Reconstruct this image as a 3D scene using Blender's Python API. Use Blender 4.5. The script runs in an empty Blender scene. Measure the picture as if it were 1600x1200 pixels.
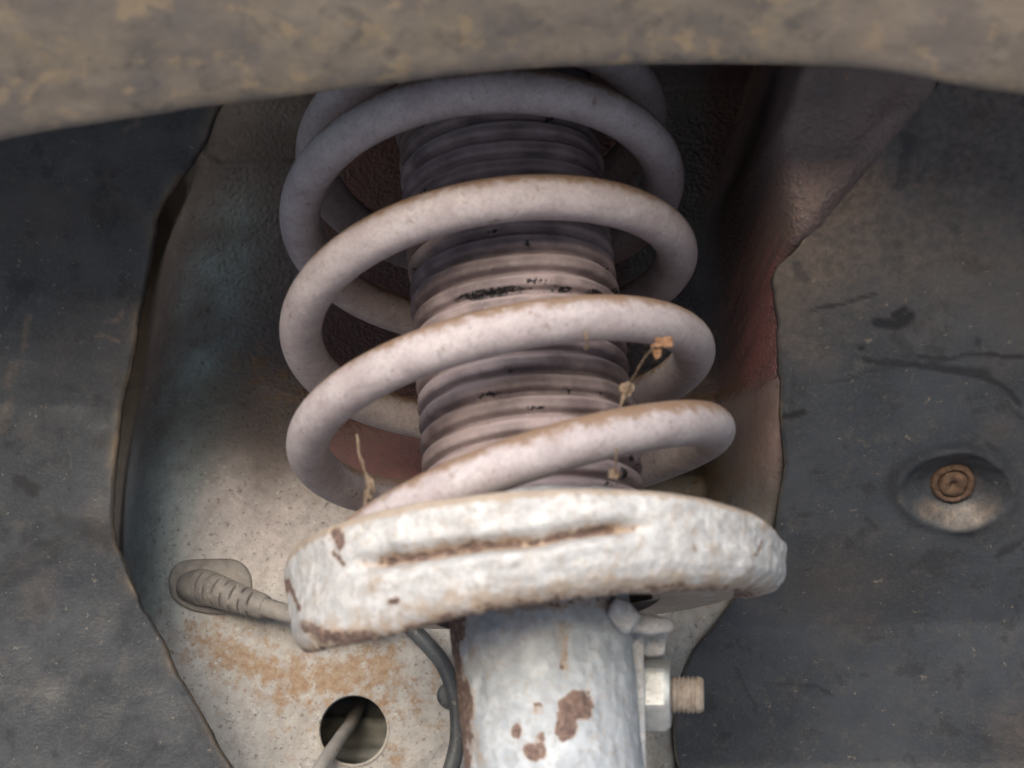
import bpy, math
import numpy as np
from mathutils import Vector

# ------------------------------------------------------------------ camera, world, sun, exposure
scene = bpy.context.scene
COL = scene.collection
CAMZ = 0.55                                  # camera height above the ground (m)
PITCH = math.radians(15)
F = 2600.0                                   # focal length in pixels of a 1600 px wide picture

cam_d = bpy.data.cameras.new('camera')
cam_d.sensor_width = 36.0
cam_d.lens = 36.0 * F / 1600.0
cam_d.clip_start = 0.01
cam_d.clip_end = 2000
cam_d.dof.use_dof = True
cam_d.dof.focus_distance = 0.505
cam_d.dof.aperture_fstop = 58.5 / 4.8
cam = bpy.data.objects.new('camera', cam_d)
cam.location = (0, 0, CAMZ)
cam.rotation_euler = (math.radians(90) + PITCH, 0, 0)
COL.objects.link(cam)
scene.camera = cam

SUN_EL, SUN_AZ = math.radians(18), math.radians(-14)     # azimuth measured from -Y (behind the camera) towards +X
SUN_DIR = Vector((math.sin(SUN_AZ) * math.cos(SUN_EL), -math.cos(SUN_AZ) * math.cos(SUN_EL), math.sin(SUN_EL)))
world = bpy.data.worlds.new('World')
scene.world = world
world.use_nodes = True
wn = world.node_tree
sky = wn.nodes.new('ShaderNodeTexSky')
sky.sky_type = 'NISHITA'
sky.sun_disc = False
sky.sun_elevation = SUN_EL
sky.sun_rotation = math.atan2(SUN_DIR.x, SUN_DIR.y)
sky.dust_density = 1.0
wn.links.new(sky.outputs[0], wn.nodes['Background'].inputs[0])
wn.nodes['Background'].inputs[1].default_value = 0.14

sun_d = bpy.data.lights.new('sun', 'SUN')
sun_d.energy = 1.5
sun_d.angle = math.radians(52)
sun_d.color = (1.0, 0.98, 0.965)
sun = bpy.data.objects.new('sun', sun_d)
sun.rotation_euler = SUN_DIR.to_track_quat('Z', 'Y').to_euler()
sun.location = (0, -2, 3)
COL.objects.link(sun)

vs = scene.view_settings
vs.view_transform = 'Standard'
vs.look = 'None'
vs.gamma = 1.0
vs.use_curve_mapping = False
vs.exposure = 1.02
scene.cycles.max_bounces = 4
scene.cycles.diffuse_bounces = 3
scene.cycles.glossy_bounces = 2
scene.cycles.caustics_reflective = False
scene.cycles.caustics_refractive = False

# ------------------------------------------------------------------ measuring helpers (millimetres, camera at the origin)
fw = np.array([0, math.cos(PITCH), math.sin(PITCH)])
rt = np.array([1.0, 0, 0])
up = np.cross(rt, fw)

def P(px, py, d):
    return d * (fw + rt * (px - 800) / F + up * (600 - py) / F)

def proj(v):
    v = np.asarray(v, float)
    d = v @ fw
    return 800 + F * (v @ rt) / d, 600 - F * (v @ up) / d

def sstep(a, b, x):
    t = np.clip((x - a) / (b - a), 0, 1)
    return t * t * (3 - 2 * t)

# strut axis frame
A0 = np.array([8.96923, 440.77542, 55.03321])
U = np.array([-0.09062554, 0.0867971, 0.9920954])
EX = np.array([0.99585374, 0.0, 0.09096885])
EY = np.array([-0.00789583, -0.99622601, 0.08643722])      # towards the viewer

def cyl(h, r, th):
    h, r, th = np.broadcast_arrays(np.asarray(h, float), np.asarray(r, float), np.asarray(th, float))
    return A0 + h[..., None] * U + r[..., None] * (np.cos(th)[..., None] * EX + np.sin(th)[..., None] * EY)

# ------------------------------------------------------------------ numpy noise
def _hash(ix, iy, iz, seed):
    n = (ix * 374761393 + iy * 668265263 + iz * 2147483647 + seed * 1274126177) & 0xFFFFFFFF
    n = ((n ^ (n >> 13)) * 1274126177) & 0xFFFFFFFF
    n = ((n ^ (n >> 16)) * 2246822519) & 0xFFFFFFFF
    return ((n ^ (n >> 15)) & 0xFFFFFF) / float(0xFFFFFF)

def vnoise(p, seed=0):
    p = np.asarray(p, float)
    i = np.floor(p).astype(np.int64)
    f = p - i
    f = f * f * f * (f * (f * 6 - 15) + 10)
    r = 0
    for dx in (0, 1):
        wx = f[..., 0] if dx else 1 - f[..., 0]
        for dy in (0, 1):
            wy = f[..., 1] if dy else 1 - f[..., 1]
            for dz in (0, 1):
                wz = f[..., 2] if dz else 1 - f[..., 2]
                r = r + wx * wy * wz * _hash(i[..., 0] + dx, i[..., 1] + dy, i[..., 2] + dz, seed)
    return r * 2 - 1

def fbm(p, scale, octaves=4, seed=0, gain=0.5):
    """scale: size of the largest features in mm; result about -1..1"""
    p = np.asarray(p, float) / scale
    a, s, t = 1.0, 0.0, 0.0
    for o in range(octaves):
        s = s + a * vnoise(p + 17.3 * o, seed + o)
        t += a
        a *= gain
        p = p * 2.03
    return s / t * 1.6

def pix(px, py):
    return np.stack([px, py, np.zeros_like(px)], -1)

def segdist(px, py, pts):
    """distance in the surface map to a polyline"""
    d = np.full(px.shape, 1e9)
    for (x0, y0), (x1, y1) in zip(pts[:-1], pts[1:]):
        vx, vy = x1 - x0, y1 - y0
        t = np.clip(((px - x0) * vx + (py - y0) * vy) / (vx * vx + vy * vy), 0, 1)
        d = np.minimum(d, np.hypot(px - x0 - t * vx, py - y0 - t * vy))
    return d

# ------------------------------------------------------------------ object helpers
def empty(name, base, label, category, group=None):
    o = bpy.data.objects.new(name, None)
    o.empty_display_size = 0.02
    o.location = (base[0] / 1000, base[1] / 1000, base[2] / 1000 + CAMZ)
    o['label'] = label
    o['category'] = category
    if group:
        o['group'] = group
    o['_base'] = [float(c) for c in base]
    COL.objects.link(o)
    return o

def mesh(name, verts, faces, mat, parent=None, smooth=True, attrs=None, base=None, sharp=None):
    """verts in mm in the measuring frame; faces as index lists"""
    verts = np.asarray(verts, float).reshape(-1, 3)
    if parent is not None:
        b = np.array(list(parent['_base']))
    else:
        b = np.array(base if base is not None else verts.mean(0), float)
    me = bpy.data.meshes.new(name)
    me.from_pydata(((verts - b) / 1000).tolist(), [], [list(map(int, f)) for f in faces])
    me.validate()
    if smooth:
        me.polygons.foreach_set('use_smooth', [True] * len(me.polygons))
    if sharp:
        me.set_sharp_from_angle(angle=math.radians(sharp))
    for k, v in (attrs or {}).items():
        v = np.asarray(v, float)
        if v.ndim > 1 and v.shape[-1] == 3:
            a = me.attributes.new(k, 'FLOAT_COLOR', 'POINT')
            a.data.foreach_set('color', np.concatenate([v.reshape(-1, 3), np.ones((v.size // 3, 1))], 1).ravel())
        else:
            a = me.attributes.new(k, 'FLOAT', 'POINT')
            a.data.foreach_set('value', v.ravel())
    me.materials.append(mat)
    me.update()
    o = bpy.data.objects.new(name, me)
    o['_base'] = [float(c) for c in b]
    if parent is not None:
        o.parent = parent
    else:
        o.location = (b[0] / 1000, b[1] / 1000, b[2] / 1000 + CAMZ)
    COL.objects.link(o)
    return o

def tag(o, label, category, group=None):
    o['label'] = label
    o['category'] = category
    if group:
        o['group'] = group

def grid_faces(nu, nv, close_u=False, close_v=False, flip=False):
    f = []
    for i in range(nu if close_u else nu - 1):
        i2 = (i + 1) % nu
        for j in range(nv if close_v else nv - 1):
            j2 = (j + 1) % nv
            q = [i * nv + j, i2 * nv + j, i2 * nv + j2, i * nv + j2]
            f.append(q[::-1] if flip else q)
    return f

def catmull(pts, n):
    """n points evenly spread along a Catmull-Rom curve through pts"""
    pts = np.asarray(pts, float)
    q = np.vstack([2 * pts[0] - pts[1], pts, 2 * pts[-1] - pts[-2]])
    out = []
    for i in range(len(pts) - 1):
        t = np.linspace(0, 1, 40, endpoint=False)[:, None]
        p0, p1, p2, p3 = q[i:i + 4]
        out.append(.5 * (2 * p1 + (-p0 + p2) * t + (2 * p0 - 5 * p1 + 4 * p2 - p3) * t ** 2 + (-p0 + 3 * p1 - 3 * p2 + p3) * t ** 3))
    out.append(pts[-1:])
    c = np.vstack(out)
    s = np.concatenate([[0], np.cumsum(np.linalg.norm(np.diff(c, axis=0), axis=1))])
    si = np.linspace(0, s[-1], n)
    return np.stack([np.interp(si, s, c[:, k]) for k in range(c.shape[1])], 1)

def sweep(path, radius, nseg=16, caps=True):
    """tube along a path; radius is a number, an array per ring, or an array ring x segment"""
    path = np.asarray(path, float)
    n = len(path)
    tan = np.gradient(path, axis=0)
    tan /= np.linalg.norm(tan, axis=1)[:, None]
    ref = np.array([0, 0, 1.0]) if abs(tan[0, 2]) < .9 else np.array([1.0, 0, 0])
    nrm = np.empty_like(path)
    v = ref - tan[0] * (ref @ tan[0])
    for i in range(n):
        v = v - tan[i] * (v @ tan[i])
        v /= np.linalg.norm(v)
        nrm[i] = v
    bi = np.cross(tan, nrm)
    a = np.linspace(0, 2 * np.pi, nseg, endpoint=False)
    r = np.asarray(radius, float)
    if r.ndim == 0:
        r = np.full((n, nseg), float(r))
    elif r.ndim == 1:
        r = np.repeat(r[:, None], nseg, 1)
    V = path[:, None] + r[..., None] * (np.cos(a)[None, :, None] * nrm[:, None] + np.sin(a)[None, :, None] * bi[:, None])
    Fc = grid_faces(n, nseg, close_v=True)
    V = V.reshape(-1, 3)
    if caps:
        V = np.vstack([V, path[0], path[-1]])
        m = n * nseg
        for j in range(nseg):
            j2 = (j + 1) % nseg
            Fc.append([m, j, j2])
            Fc.append([m + 1, (n - 1) * nseg + j2, (n - 1) * nseg + j])
    return V, Fc

# ------------------------------------------------------------------ material helper
class Mat:
    def __init__(s, name):
        s.m = bpy.data.materials.new(name)
        s.m.use_nodes = True
        s.nt = s.m.node_tree
        s.b = s.nt.nodes['Principled BSDF']
        s.tc = s.nt.nodes.new('ShaderNodeTexCoord')
        s.co = s.tc.outputs['Object']
    def link(s, a, b):
        s.nt.links.new(a, b)
    def val(s, sock, v):
        if hasattr(v, 'is_output'):
            s.link(v, sock)
        elif isinstance(v, (tuple, list)) and len(v) == 3 and sock.type == 'RGBA':
            sock.default_value = (*v, 1)
        else:
            sock.default_value = v
    def noise(s, size, detail=4, rough=.55, dist=0.0, stretch=None):
        n = s.nt.nodes.new('ShaderNodeTexNoise')
        n.inputs['Scale'].default_value = 1000.0 / size
        n.inputs['Detail'].default_value = detail
        n.inputs['Roughness'].default_value = rough
        n.inputs['Distortion'].default_value = dist
        c = s.co
        if stretch:
            mp = s.nt.nodes.new('ShaderNodeMapping')
            mp.inputs['Scale'].default_value = stretch
            s.link(c, mp.inputs[0])
            c = mp.outputs[0]
        s.link(c, n.inputs['Vector'])
        return n.outputs['Fac']
    def voro(s, size, feature='F1', rnd=1.0, out='Distance'):
        n = s.nt.nodes.new('ShaderNodeTexVoronoi')
        n.feature = feature
        n.inputs['Scale'].default_value = 1000.0 / size
        n.inputs['Randomness'].default_value = rnd
        s.link(s.co, n.inputs['Vector'])
        return n.outputs[out]
    def ramp(s, fac, lo, hi, a=0.0, b=1.0):
        n = s.nt.nodes.new('ShaderNodeMapRange')
        n.interpolation_type = 'SMOOTHSTEP'
        s.val(n.inputs['Value'], fac)
        n.inputs['From Min'].default_value = lo
        n.inputs['From Max'].default_value = hi
        n.inputs['To Min'].default_value = a
        n.inputs['To Max'].default_value = b
        return n.outputs[0]
    def math(s, op, a, b=0.0):
        n = s.nt.nodes.new('ShaderNodeMath')
        n.operation = op
        s.val(n.inputs[0], a)
        s.val(n.inputs[1], b)
        return n.outputs[0]
    def mix(s, fac, a, b, mode='MIX'):
        n = s.nt.nodes.new('ShaderNodeMix')
        n.data_type = 'RGBA'
        n.blend_type = mode
        s.val(n.inputs[0], fac)
        s.val(n.inputs[6], a)
        s.val(n.inputs[7], b)
        return n.outputs[2]
    def attr(s, name, color=False):
        n = s.nt.nodes.new('ShaderNodeAttribute')
        n.attribute_name = name
        return n.outputs['Color' if color else 'Fac']
    def normal_z(s):
        g = s.nt.nodes.new('ShaderNodeNewGeometry')
        x = s.nt.nodes.new('ShaderNodeSeparateXYZ')
        s.link(g.outputs['Normal'], x.inputs[0])
        return x.outputs[2]
    def bump(s, h, dist_mm, strength=1.0, prev=None):
        n = s.nt.nodes.new('ShaderNodeBump')
        n.inputs['Strength'].default_value = strength
        n.inputs['Distance'].default_value = dist_mm / 1000
        s.link(h, n.inputs['Height'])
        if prev is not None:
            s.link(prev, n.inputs['Normal'])
        return n.outputs[0]
    def relief(s, *pairs):
        """one bump from several heights, each (socket, height in mm)"""
        t = None
        for h, a in pairs:
            q = s.math('MULTIPLY', h, a)
            t = q if t is None else s.math('ADD', t, q)
        return s.bump(t, 1.0, 1.0)
    def out(s, color, rough=.6, metal=0.0, normal=None, spec=.5):
        s.val(s.b.inputs['Base Color'], color)
        s.val(s.b.inputs['Roughness'], rough)
        s.val(s.b.inputs['Metallic'], metal)
        s.val(s.b.inputs['Specular IOR Level'], spec)
        if normal is not None:
            s.link(normal, s.b.inputs['Normal'])
        return s.m

def m_spring():
    m = Mat('coil_spring_coating')
    c = m.mix(m.ramp(m.noise(9, 4), .3, .7), (.41, .345, .357), (.51, .45, .462))
    c = m.mix(m.ramp(m.noise(2.2, 4, .7), .42, .70, 0, .45), c, (.28, .25, .255))
    c = m.mix(m.ramp(m.noise(.7, 3, .7), .42, .70, 0, .4), c, (.25, .22, .22))
    # settled brown dust on the upper side of the wire
    up_ = m.math('ADD', m.normal_z(), m.ramp(m.noise(5, 5, .75), .2, .8, -.34, .34))
    c = m.mix(m.ramp(up_, .18, .75, 0, .9), c, (.22, .135, .08))
    c = m.mix(m.ramp(m.noise(4, 5, .75), .60, .68, 0, .75), c, (.21, .15, .12))
    c = m.mix(m.ramp(m.noise(12, 4, .7, .8), .56, .70, 0, .45), c, (.29, .25, .25))
    c = m.mix(m.ramp(m.noise(1.6, 2), .70, .76, 0, .7), c, (.12, .10, .095))
    c = m.mix(m.ramp(m.noise(1.9, 2), .71, .75, 0, .8), c, (.55, .52, .5))
    n = m.relief((m.noise(1.0, 3, .6), .08), (m.noise(7, 2), .3))
    return m.out(c, m.ramp(m.noise(4, 3), .3, .7, .5, .68), normal=n, spec=.4)

def m_boot():
    m = Mat('dusty_rubber')
    dust = m.ramp(m.math('ADD', m.noise(14, 5), m.math('MULTIPLY', m.attr('lip'), .20)), .36, .68)
    c = m.mix(dust, (.15, .115, .12), (.34, .27, .272))
    c = m.mix(m.ramp(m.noise(2.0, 3), .5, .7, 0, .4), c, (.22, .185, .19))
    bare = m.ramp(m.math('MULTIPLY', m.attr('bare'), m.ramp(m.noise(1.3, 4, .65), .3, .62)), .3, .42)
    c = m.mix(bare, c, (.02, .018, .02))
    c = m.mix(m.ramp(m.noise(1.1, 2), .70, .75, 0, .9), c, (.36, .32, .31))
    n = m.relief((m.noise(1.2, 3), .1), (bare, -.2))
    return m.out(c, m.ramp(dust, 0, 1, .5, .75), normal=n, spec=.35)

def m_paint(name, pa_, pb_, fl_):
    """flaking pale paint over rust, driven by a rust map with noise-broken edges"""
    m = Mat(name)
    field = m.math('ADD', m.attr('rust'), m.math('ADD', m.ramp(m.noise(3.0, 5, .7), .2, .8, -.33, .33), m.ramp(m.noise(.9, 3), .2, .8, -.10, .10)))
    rust = m.ramp(field, .46, .59)
    halo = m.ramp(field, .16, .52)
    stain = m.ramp(m.math('ADD', m.attr('stain'), m.ramp(m.noise(5, 5, .7), .2, .8, -.38, .38)), .30, .75)
    c = m.mix(m.ramp(m.noise(6, 4), .3, .7), pa_, pb_)
    flk = m.voro(2.6, out='Color')
    c = m.mix(m.ramp(flk, .25, .9, 0, .6), c, fl_)
    c = m.mix(m.ramp(m.noise(1.7, 4, .75), .51, .64, 0, .6), c, (.33, .285, .25))
    c = m.mix(m.math('MULTIPLY', stain, .7), c, (.35, .255, .175))
    c = m.mix(m.math('MULTIPLY', halo, .55), c, (.37, .24, .15))
    rc = m.mix(m.ramp(m.noise(2.0, 4, .65), .35, .65), (.10, .066, .058), (.205, .135, .11))
    rc = m.mix(m.ramp(m.noise(1.0, 3), .58, .70, 0, .7), rc, (.27, .20, .165))
    c = m.mix(rust, c, rc)
    n = m.relief((m.noise(1.4, 4, .65), .24), (m.voro(2.6), .2), (m.voro(6.5), .2), (rust, -.14))
    return m.out(c, m.mix(rust, m.mix(flk, (.52,) * 3, (.70,) * 3), (.85,) * 3), metal=m.math('MULTIPLY', m.math('SUBTRACT', 1.0, rust), .05), normal=n, spec=.45)

def m_panel():
    m = Mat('painted_body_steel')
    c = m.attr('tint', True)
    und = m.attr('undercoat')
    c = m.mix(m.ramp(m.noise(4, 5, .7), .35, .7, 0, .38), c, (.12, .10, .095), 'MIX')
    c = m.mix(m.math('MULTIPLY', m.ramp(m.noise(12, 4), .45, .75, 0, .25), m.math('MULTIPLY', m.ramp(und, 0, 1, 1, .2), m.ramp(m.attr('tint', True), .16, .34))), c, (.50, .47, .43))
    sp = m.ramp(m.noise(1.7, 4, .75), .57, .65, 0, .7)
    c = m.mix(sp, c, (.10, .075, .065))
    c = m.mix(m.math('MULTIPLY', m.ramp(m.noise(1.8, 3, .65), .62, .68, 0, .55), m.math('MULTIPLY', m.ramp(und, 0, 1, 1, .12), m.ramp(m.attr('tint', True), .16, .34))), c, (.62, .61, .59))
    st = m.ramp(m.math('ADD', m.attr('rust'), m.ramp(m.noise(4.5, 5, .75), .2, .8, -.5, .5)), .18, .72)
    c = m.mix(m.math('MULTIPLY', st, .85), c, m.mix(m.ramp(m.noise(2, 4), .35, .65), (.24, .125, .05), (.33, .225, .13)))
    g = m.math('MULTIPLY', m.noise(1.5, 3, .65), und)
    n = m.relief((g, 3.2), (m.noise(.8, 2), .08))
    return m.out(c, m.ramp(und, 0, 1, .62, .27), normal=n, spec=.6)

def m_liner():
    m = Mat('dusty_black_plastic')
    dust = m.ramp(m.noise(34, 5, .65), .3, .72)
    c = m.mix(dust, (.022, .026, .033), (.043, .048, .057))
    c = m.mix(m.ramp(m.noise(60, 3), .5, .75, 0, .5), c, (.060, .048, .040))
    c = m.mix(m.ramp(m.noise(7, 5, .8), .52, .74, 0, .6), c, (.078, .070, .062))
    c = m.mix(m.ramp(m.noise(.9, 3, .7), .45, .75, 0, .45), c, (.075, .070, .066))
    c = m.mix(m.ramp(m.noise(10, 5, .7), .56, .66, 0, .5), c, (.014, .015, .018))
    c = m.mix(m.ramp(m.noise(2.6, 3, .7), .66, .70, 0, .6), c, (.17, .145, .115))
    s2 = m.ramp(m.noise(5, 3, .6, 1.4, (1.3, 1, .5)), .675, .69, 0, .3)
    c = m.mix(s2, c, (.10, .088, .075))
    c = m.mix(m.attr('mud'), c, m.mix(m.ramp(m.noise(2.2, 4, .7), .3, .7), (.07, .054, .046), (.165, .125, .098)))
    c = m.mix(m.attr('mark'), c, (.008, .008, .010))
    c = m.mix(m.attr('edge'), c, m.mix(m.noise(4, 3), (.10, .075, .05), (.26, .195, .13)))
    n = m.relief((m.noise(1.1, 3, .65), .16), (m.noise(12, 2), .3))
    return m.out(c, m.ramp(m.noise(10, 3), .3, .7, .42, .70), normal=n, spec=.42)

def m_fender():
    m = Mat('mud_caked_arch')
    c = m.mix(m.ramp(m.noise(18, 5, .65), .28, .72), (.18, .157, .145), (.30, .246, .186))
    c = m.mix(m.ramp(m.noise(8, 5, .7, .4), .50, .72, 0, .7), c, (.115, .105, .10))
    c = m.mix(m.ramp(m.noise(7, 3, .55), .56, .70, 0, .75), c, (.36, .275, .18))
    c = m.mix(m.ramp(m.noise(50, 2), .45, .7, 0, .5), c, (.22, .185, .165))
    n = m.relief((m.noise(8, 3, .5), .4), (m.noise(1.5, 2), .05))
    return m.out(c, .88, normal=n, spec=.2)

def m_simple(name, a, b, size=4, rough=.6, spec=.4, metal=0.0, bump=.2, speck=None):
    m = Mat(name)
    c = m.mix(m.ramp(m.noise(size, 5), .32, .68), a, b)
    if speck:
        c = m.mix(m.ramp(m.noise(1.4, 3, .6), .62, .70, 0, .8), c, speck)
    return m.out(c, rough, metal, m.bump(m.noise(size * .3, 4), bump, .7), spec)

MAT = dict(
    spring=m_spring(), boot=m_boot(), paint=m_paint('flaking_silver_paint', (.44, .432, .435), (.60, .592, .59), (.38, .375, .385)),
    tube=m_paint('sky_tinted_silver_paint', (.34, .365, .40), (.48, .505, .54), (.30, .32, .35)), panel=m_panel(), liner=m_liner(), fender=m_fender(),  # silver paint for the tube with the blue of sky light mixed into its colour
    grommet=m_simple('dusty_grey_rubber', (.20, .185, .175), (.31, .285, .265), 6, .62, .35, bump=.12, speck=(.40, .37, .33)),
    cable=m_simple('grey_cable_sheath', (.30, .295, .29), (.40, .385, .37), 6, .5, .4, bump=.06, speck=(.22, .2, .18)),
    hose=m_simple('dark_grey_hose', (.055, .06, .068), (.10, .107, .115), 7, .5, .45, bump=.1, speck=(.2, .18, .16)),
    dark=m_simple('dark_duct_rubber', (.16, .165, .16), (.30, .30, .28), 9, .6, .4, bump=.1, speck=(.2, .19, .17)),
    zinc=m_simple('dull_zinc_plate', (.40, .41, .41), (.52, .53, .53), 4, .42, .5, .35, .15, speck=(.30, .25, .18)),
    rusty=m_simple('rusty_thread_steel', (.25, .20, .165), (.38, .33, .29), 3, .65, .4, .1, .2, speck=(.26, .13, .06)),
    screw=m_simple('brown_rusted_steel', (.07, .042, .028), (.12, .075, .05), 3, .8, .3, .1, .3, speck=(.16, .085, .045)),
    leaf=m_simple('dry_leaf_brown', (.15, .08, .045), (.27, .15, .085), 2, .8, .2, 0, .2, speck=(.2, .1, .05)),
    web=m_simple('dusty_cobweb', (.13, .09, .065), (.22, .165, .12), 2, .9, .1, 0, .1),
    ground=m_simple('pale_concrete', (.44, .42, .41), (.52, .50, .49), 60, .9, .2, 0, .8, speck=(.16, .15, .14)),
)

# ------------------------------------------------------------------ the setting
gv = [(-400000, -400000, -CAMZ * 1000), (400000, -400000, -CAMZ * 1000), (400000, 400000, -CAMZ * 1000), (-400000, 400000, -CAMZ * 1000)]
g = mesh('ground', gv, [[0, 1, 2, 3]], MAT['ground'], base=(0, 0, -CAMZ * 1000), smooth=False)
g['kind'] = 'structure'
g['label'] = 'pale grey concrete ground under the car'

# wheel arch liner, right-hand sheet: arches over towards the viewer at the top
def liner_r_y(x, z):
    y = np.interp(z, [-200, -60, 20, 60, 92, 130, 165, 215, 250, 330], [575, 553, 531, 508, 480, 445, 417, 386, 364, 330])
    return y - 0.10 * np.clip(x - 60, 0, 400) - 0.0006 * np.clip(x - 120, 0, 400) ** 2

R_EDGE = [(1520, 40), (1470, 120), (1430, 170), (1390, 212), (1345, 265), (1290, 328), (1245, 385), (1217, 425), (1216, 460), (1221, 520), (1226, 600), (1229, 690), (1223, 780),
          (1206, 848), (1165, 912), (1124, 972), (1092, 1008), (1072, 1050), (1059, 1100), (1054, 1140), (1061, 1200), (1078, 1260), (1110, 1340), (1150, 1500), (1180, 1750), (1190, 2300)]
L_EDGE = [(410, 60), (360, 125), (337, 168), (320, 205), (302, 238), (272, 282), (246, 330), (232, 390), (223, 450), (214, 505), (207, 556), (194, 610), (185, 660),
          (179, 720), (177, 780), (180, 845), (190, 885), (206, 922), (226, 955), (246, 988), (268, 1034), (290, 1080), (314, 1122), (340, 1163), (362, 1200), (400, 1270), (470, 1420), (520, 1700), (540, 2300)]

def liner_l_y(x, z):
    y = np.interp(z, [-200, 0, 60, 120, 180, 240, 330], [530, 506, 494, 478, 452, 418, 355])
    return y - 0.07 * np.clip(-x - 60, 0, 400) - 0.0007 * np.clip(-x - 110, 0, 400) ** 2

def edge_world(edge, yfun):
    pts = []
    for px, py in catmull(np.array(edge, float), 620):
        d = 480.0
        for _ in range(30):                       # where the sight line meets the sheet
            w = P(px, py, d)
            d += (float(yfun(w[0], w[2])) - w[1]) * .6
        pts.append(P(px, py, d))
    return np.array(pts)

def liner_sheet(edge, yfun, side, seed):
    e = edge_world(edge, yfun)                    # ordered from top to bottom
    z = e[:, 2].copy()
    s = np.concatenate([[0], np.cumsum(np.linalg.norm(np.diff(e, axis=0), axis=1))])
    jag = fbm(np.stack([s, s * 0, s * 0], 1), 14, 5, seed, .6) * 1.0
    n_c = 170
    off = np.concatenate([np.linspace(0, 6, 9)[:-1], 6 + np.linspace(0, 1, n_c - 28) * 150, 156 + np.linspace(.05, 1, 20) ** 1.4 * 330])
    off = off[None, :] * np.ones((len(e), 1))
    x = e[:, 0][:, None] + side * (off + jag[:, None] * np.exp(-off / 4))
    zz = z[:, None] * np.ones_like(x)
    y = yfun(x, zz)
    w = np.stack([x, y, zz], -1)
    y = y + fbm(w, 60, 3, seed + 3) * 1.3 + fbm(w, 11, 3, seed + 7) * .22
    # the trimmed edge waves a little
    y = y + np.exp(-off / 5) * fbm(np.stack([s, s * 0, s * 0], 1), 40, 3, seed + 5)[:, None] * 1.2
    return x, y, zz, off, s

def finish_liner(name, x, y, z, off, attrs, label, side, th=2.6):
    nr, nc = x.shape
    front = np.stack([x, y, z], -1)
    # edge strip and a short return behind the edge give the sheet its thickness
    b0 = front[:, 0] + np.array([-side * .55, th * .35, 0])
    b1 = front[:, 0] + np.array([-side * .75, th, 0])
    b2 = front[:, 0] + np.array([side * 40, th + 3, 0])
    V = np.concatenate([b2[:, None], b1[:, None], b0[:, None], front], 1)
    nc2 = nc + 3
    at = {}
    for k, v in attrs.items():
        ex = np.zeros((nr, 3))
        if k == 'edge':
            ex[:] = np.array([0, .8, 1.0])[None] * np.clip(.35 + .6 * fbm(front[:, 0], 18, 3, 91), 0, 1)[:, None]
        at[k] = np.concatenate([ex, v], 1)
    o = mesh(name, V, grid_faces(nr, nc2, flip=(side < 0)), MAT['liner'], attrs=at, base=(float(V[..., 0].mean()), float(V[..., 1].mean()), float(V[..., 2].min())))
    tag(o, label, 'wheel liner')
    return o

# right liner with the dished screw pocket
x, y, z, off, s = liner_sheet(R_EDGE, liner_r_y, 1, 11)
px, py = proj(np.stack([x, y, z], -1))
SC = P(1493, 768, 470)
for _ in range(30):
    k = float(liner_r_y(SC[0], SC[2])) - SC[1]
    SC = P(1493, 768, SC @ fw + .6 * k)
SLOPE = math.radians(41)
SN = np.array([-.10, -math.cos(SLOPE), -math.sin(SLOPE)]); SN /= np.linalg.norm(SN)     # out of the sheet, towards the viewer
rel = np.stack([x, y, z], -1) - SC
PE1 = np.cross(SN, [0, 0, 1.0]); PE1 /= np.linalg.norm(PE1)
PE2 = np.cross(PE1, SN)
PE1, PE2 = (PE1 * math.cos(.16) + PE2 * math.sin(.16)) * np.sign(PE1[0]), PE2 * math.cos(.16) - PE1 * math.sin(.16)
rho = np.hypot(rel @ PE1, (rel @ PE2) * 1.24) * (1 + .04 * fbm(np.stack([x, y, z], -1), 12, 2, 5))
dish = np.where(rho < 17, np.interp(rho, [0, 5.5, 7.5, 14.2, 16.0, 17.5], [6.4, 6.4, 5.6, 1.0, -.6, 0]) + .45 * fbm(np.stack([x, y, z], -1), 6, 3, 12), np.interp(rho, [17, 18, 22], [-.3, 0, 0]))
x, y, z = x - SN[0] * dish, y - SN[1] * dish, z - SN[2] * dish
px0, py0 = px, py
wx = px0 + 7 * fbm(pix(px0, py0), 40, 4, 21)
wy = py0 + 7 * fbm(pix(px0, py0), 40, 4, 22)
mark = np.zeros_like(px)
for pts, wd, st in [([(1272, 492), (1310, 474), (1345, 465), (1374, 459)], 4, .8), ([(1374, 503), (1398, 500), (1420, 494)], 13, 1.0), ([(1400, 488), (1412, 480)], 9, 1.0),
                    ([(1344, 545), (1348, 542)], 5, .9), ([(1352, 560), (1400, 572), (1450, 576), (1520, 580), (1560, 600), (1600, 632)], 6, .75),
                    ([(1440, 562), (1510, 556), (1580, 558), (1640, 570)], 5, .7), ([(1460, 572), (1500, 580), (1540, 585)], 10, .7), ([(1290, 598), (1340, 585), (1390, 574)], 3, .4),
                    ([(1232, 652), (1246, 648), (1258, 643)], 7, .9), ([(1240, 420), (1252, 436)], 12, .45), ([(1530, 540), (1534, 530)], 5, .7),
                    ([(1360, 812), (1368, 824)], 8, .5), ([(1560, 872), (1600, 840), (1660, 815)], 6, .6), ([(1150, 1042), (1162, 1075), (1180, 1110)], 4, .5),
                    ([(1210, 1075), (1235, 1066), (1268, 1072), (1300, 1090)], 3, .6), ([(1555, 636), (1575, 632), (1610, 660)], 6, .5), ([(1545, 690), (1560, 700)], 5, .5),
                    ([(1420, 215), (1412, 250), (1406, 290)], 12, .5), ([(1480, 350), (1490, 362)], 10, .4), ([(1395, 520), (1415, 540), (1425, 560)], 14, .35)]:
    d = segdist(wx, wy, pts)
    mark = np.maximum(mark, st * sstep(wd, wd * .45, d))
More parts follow.
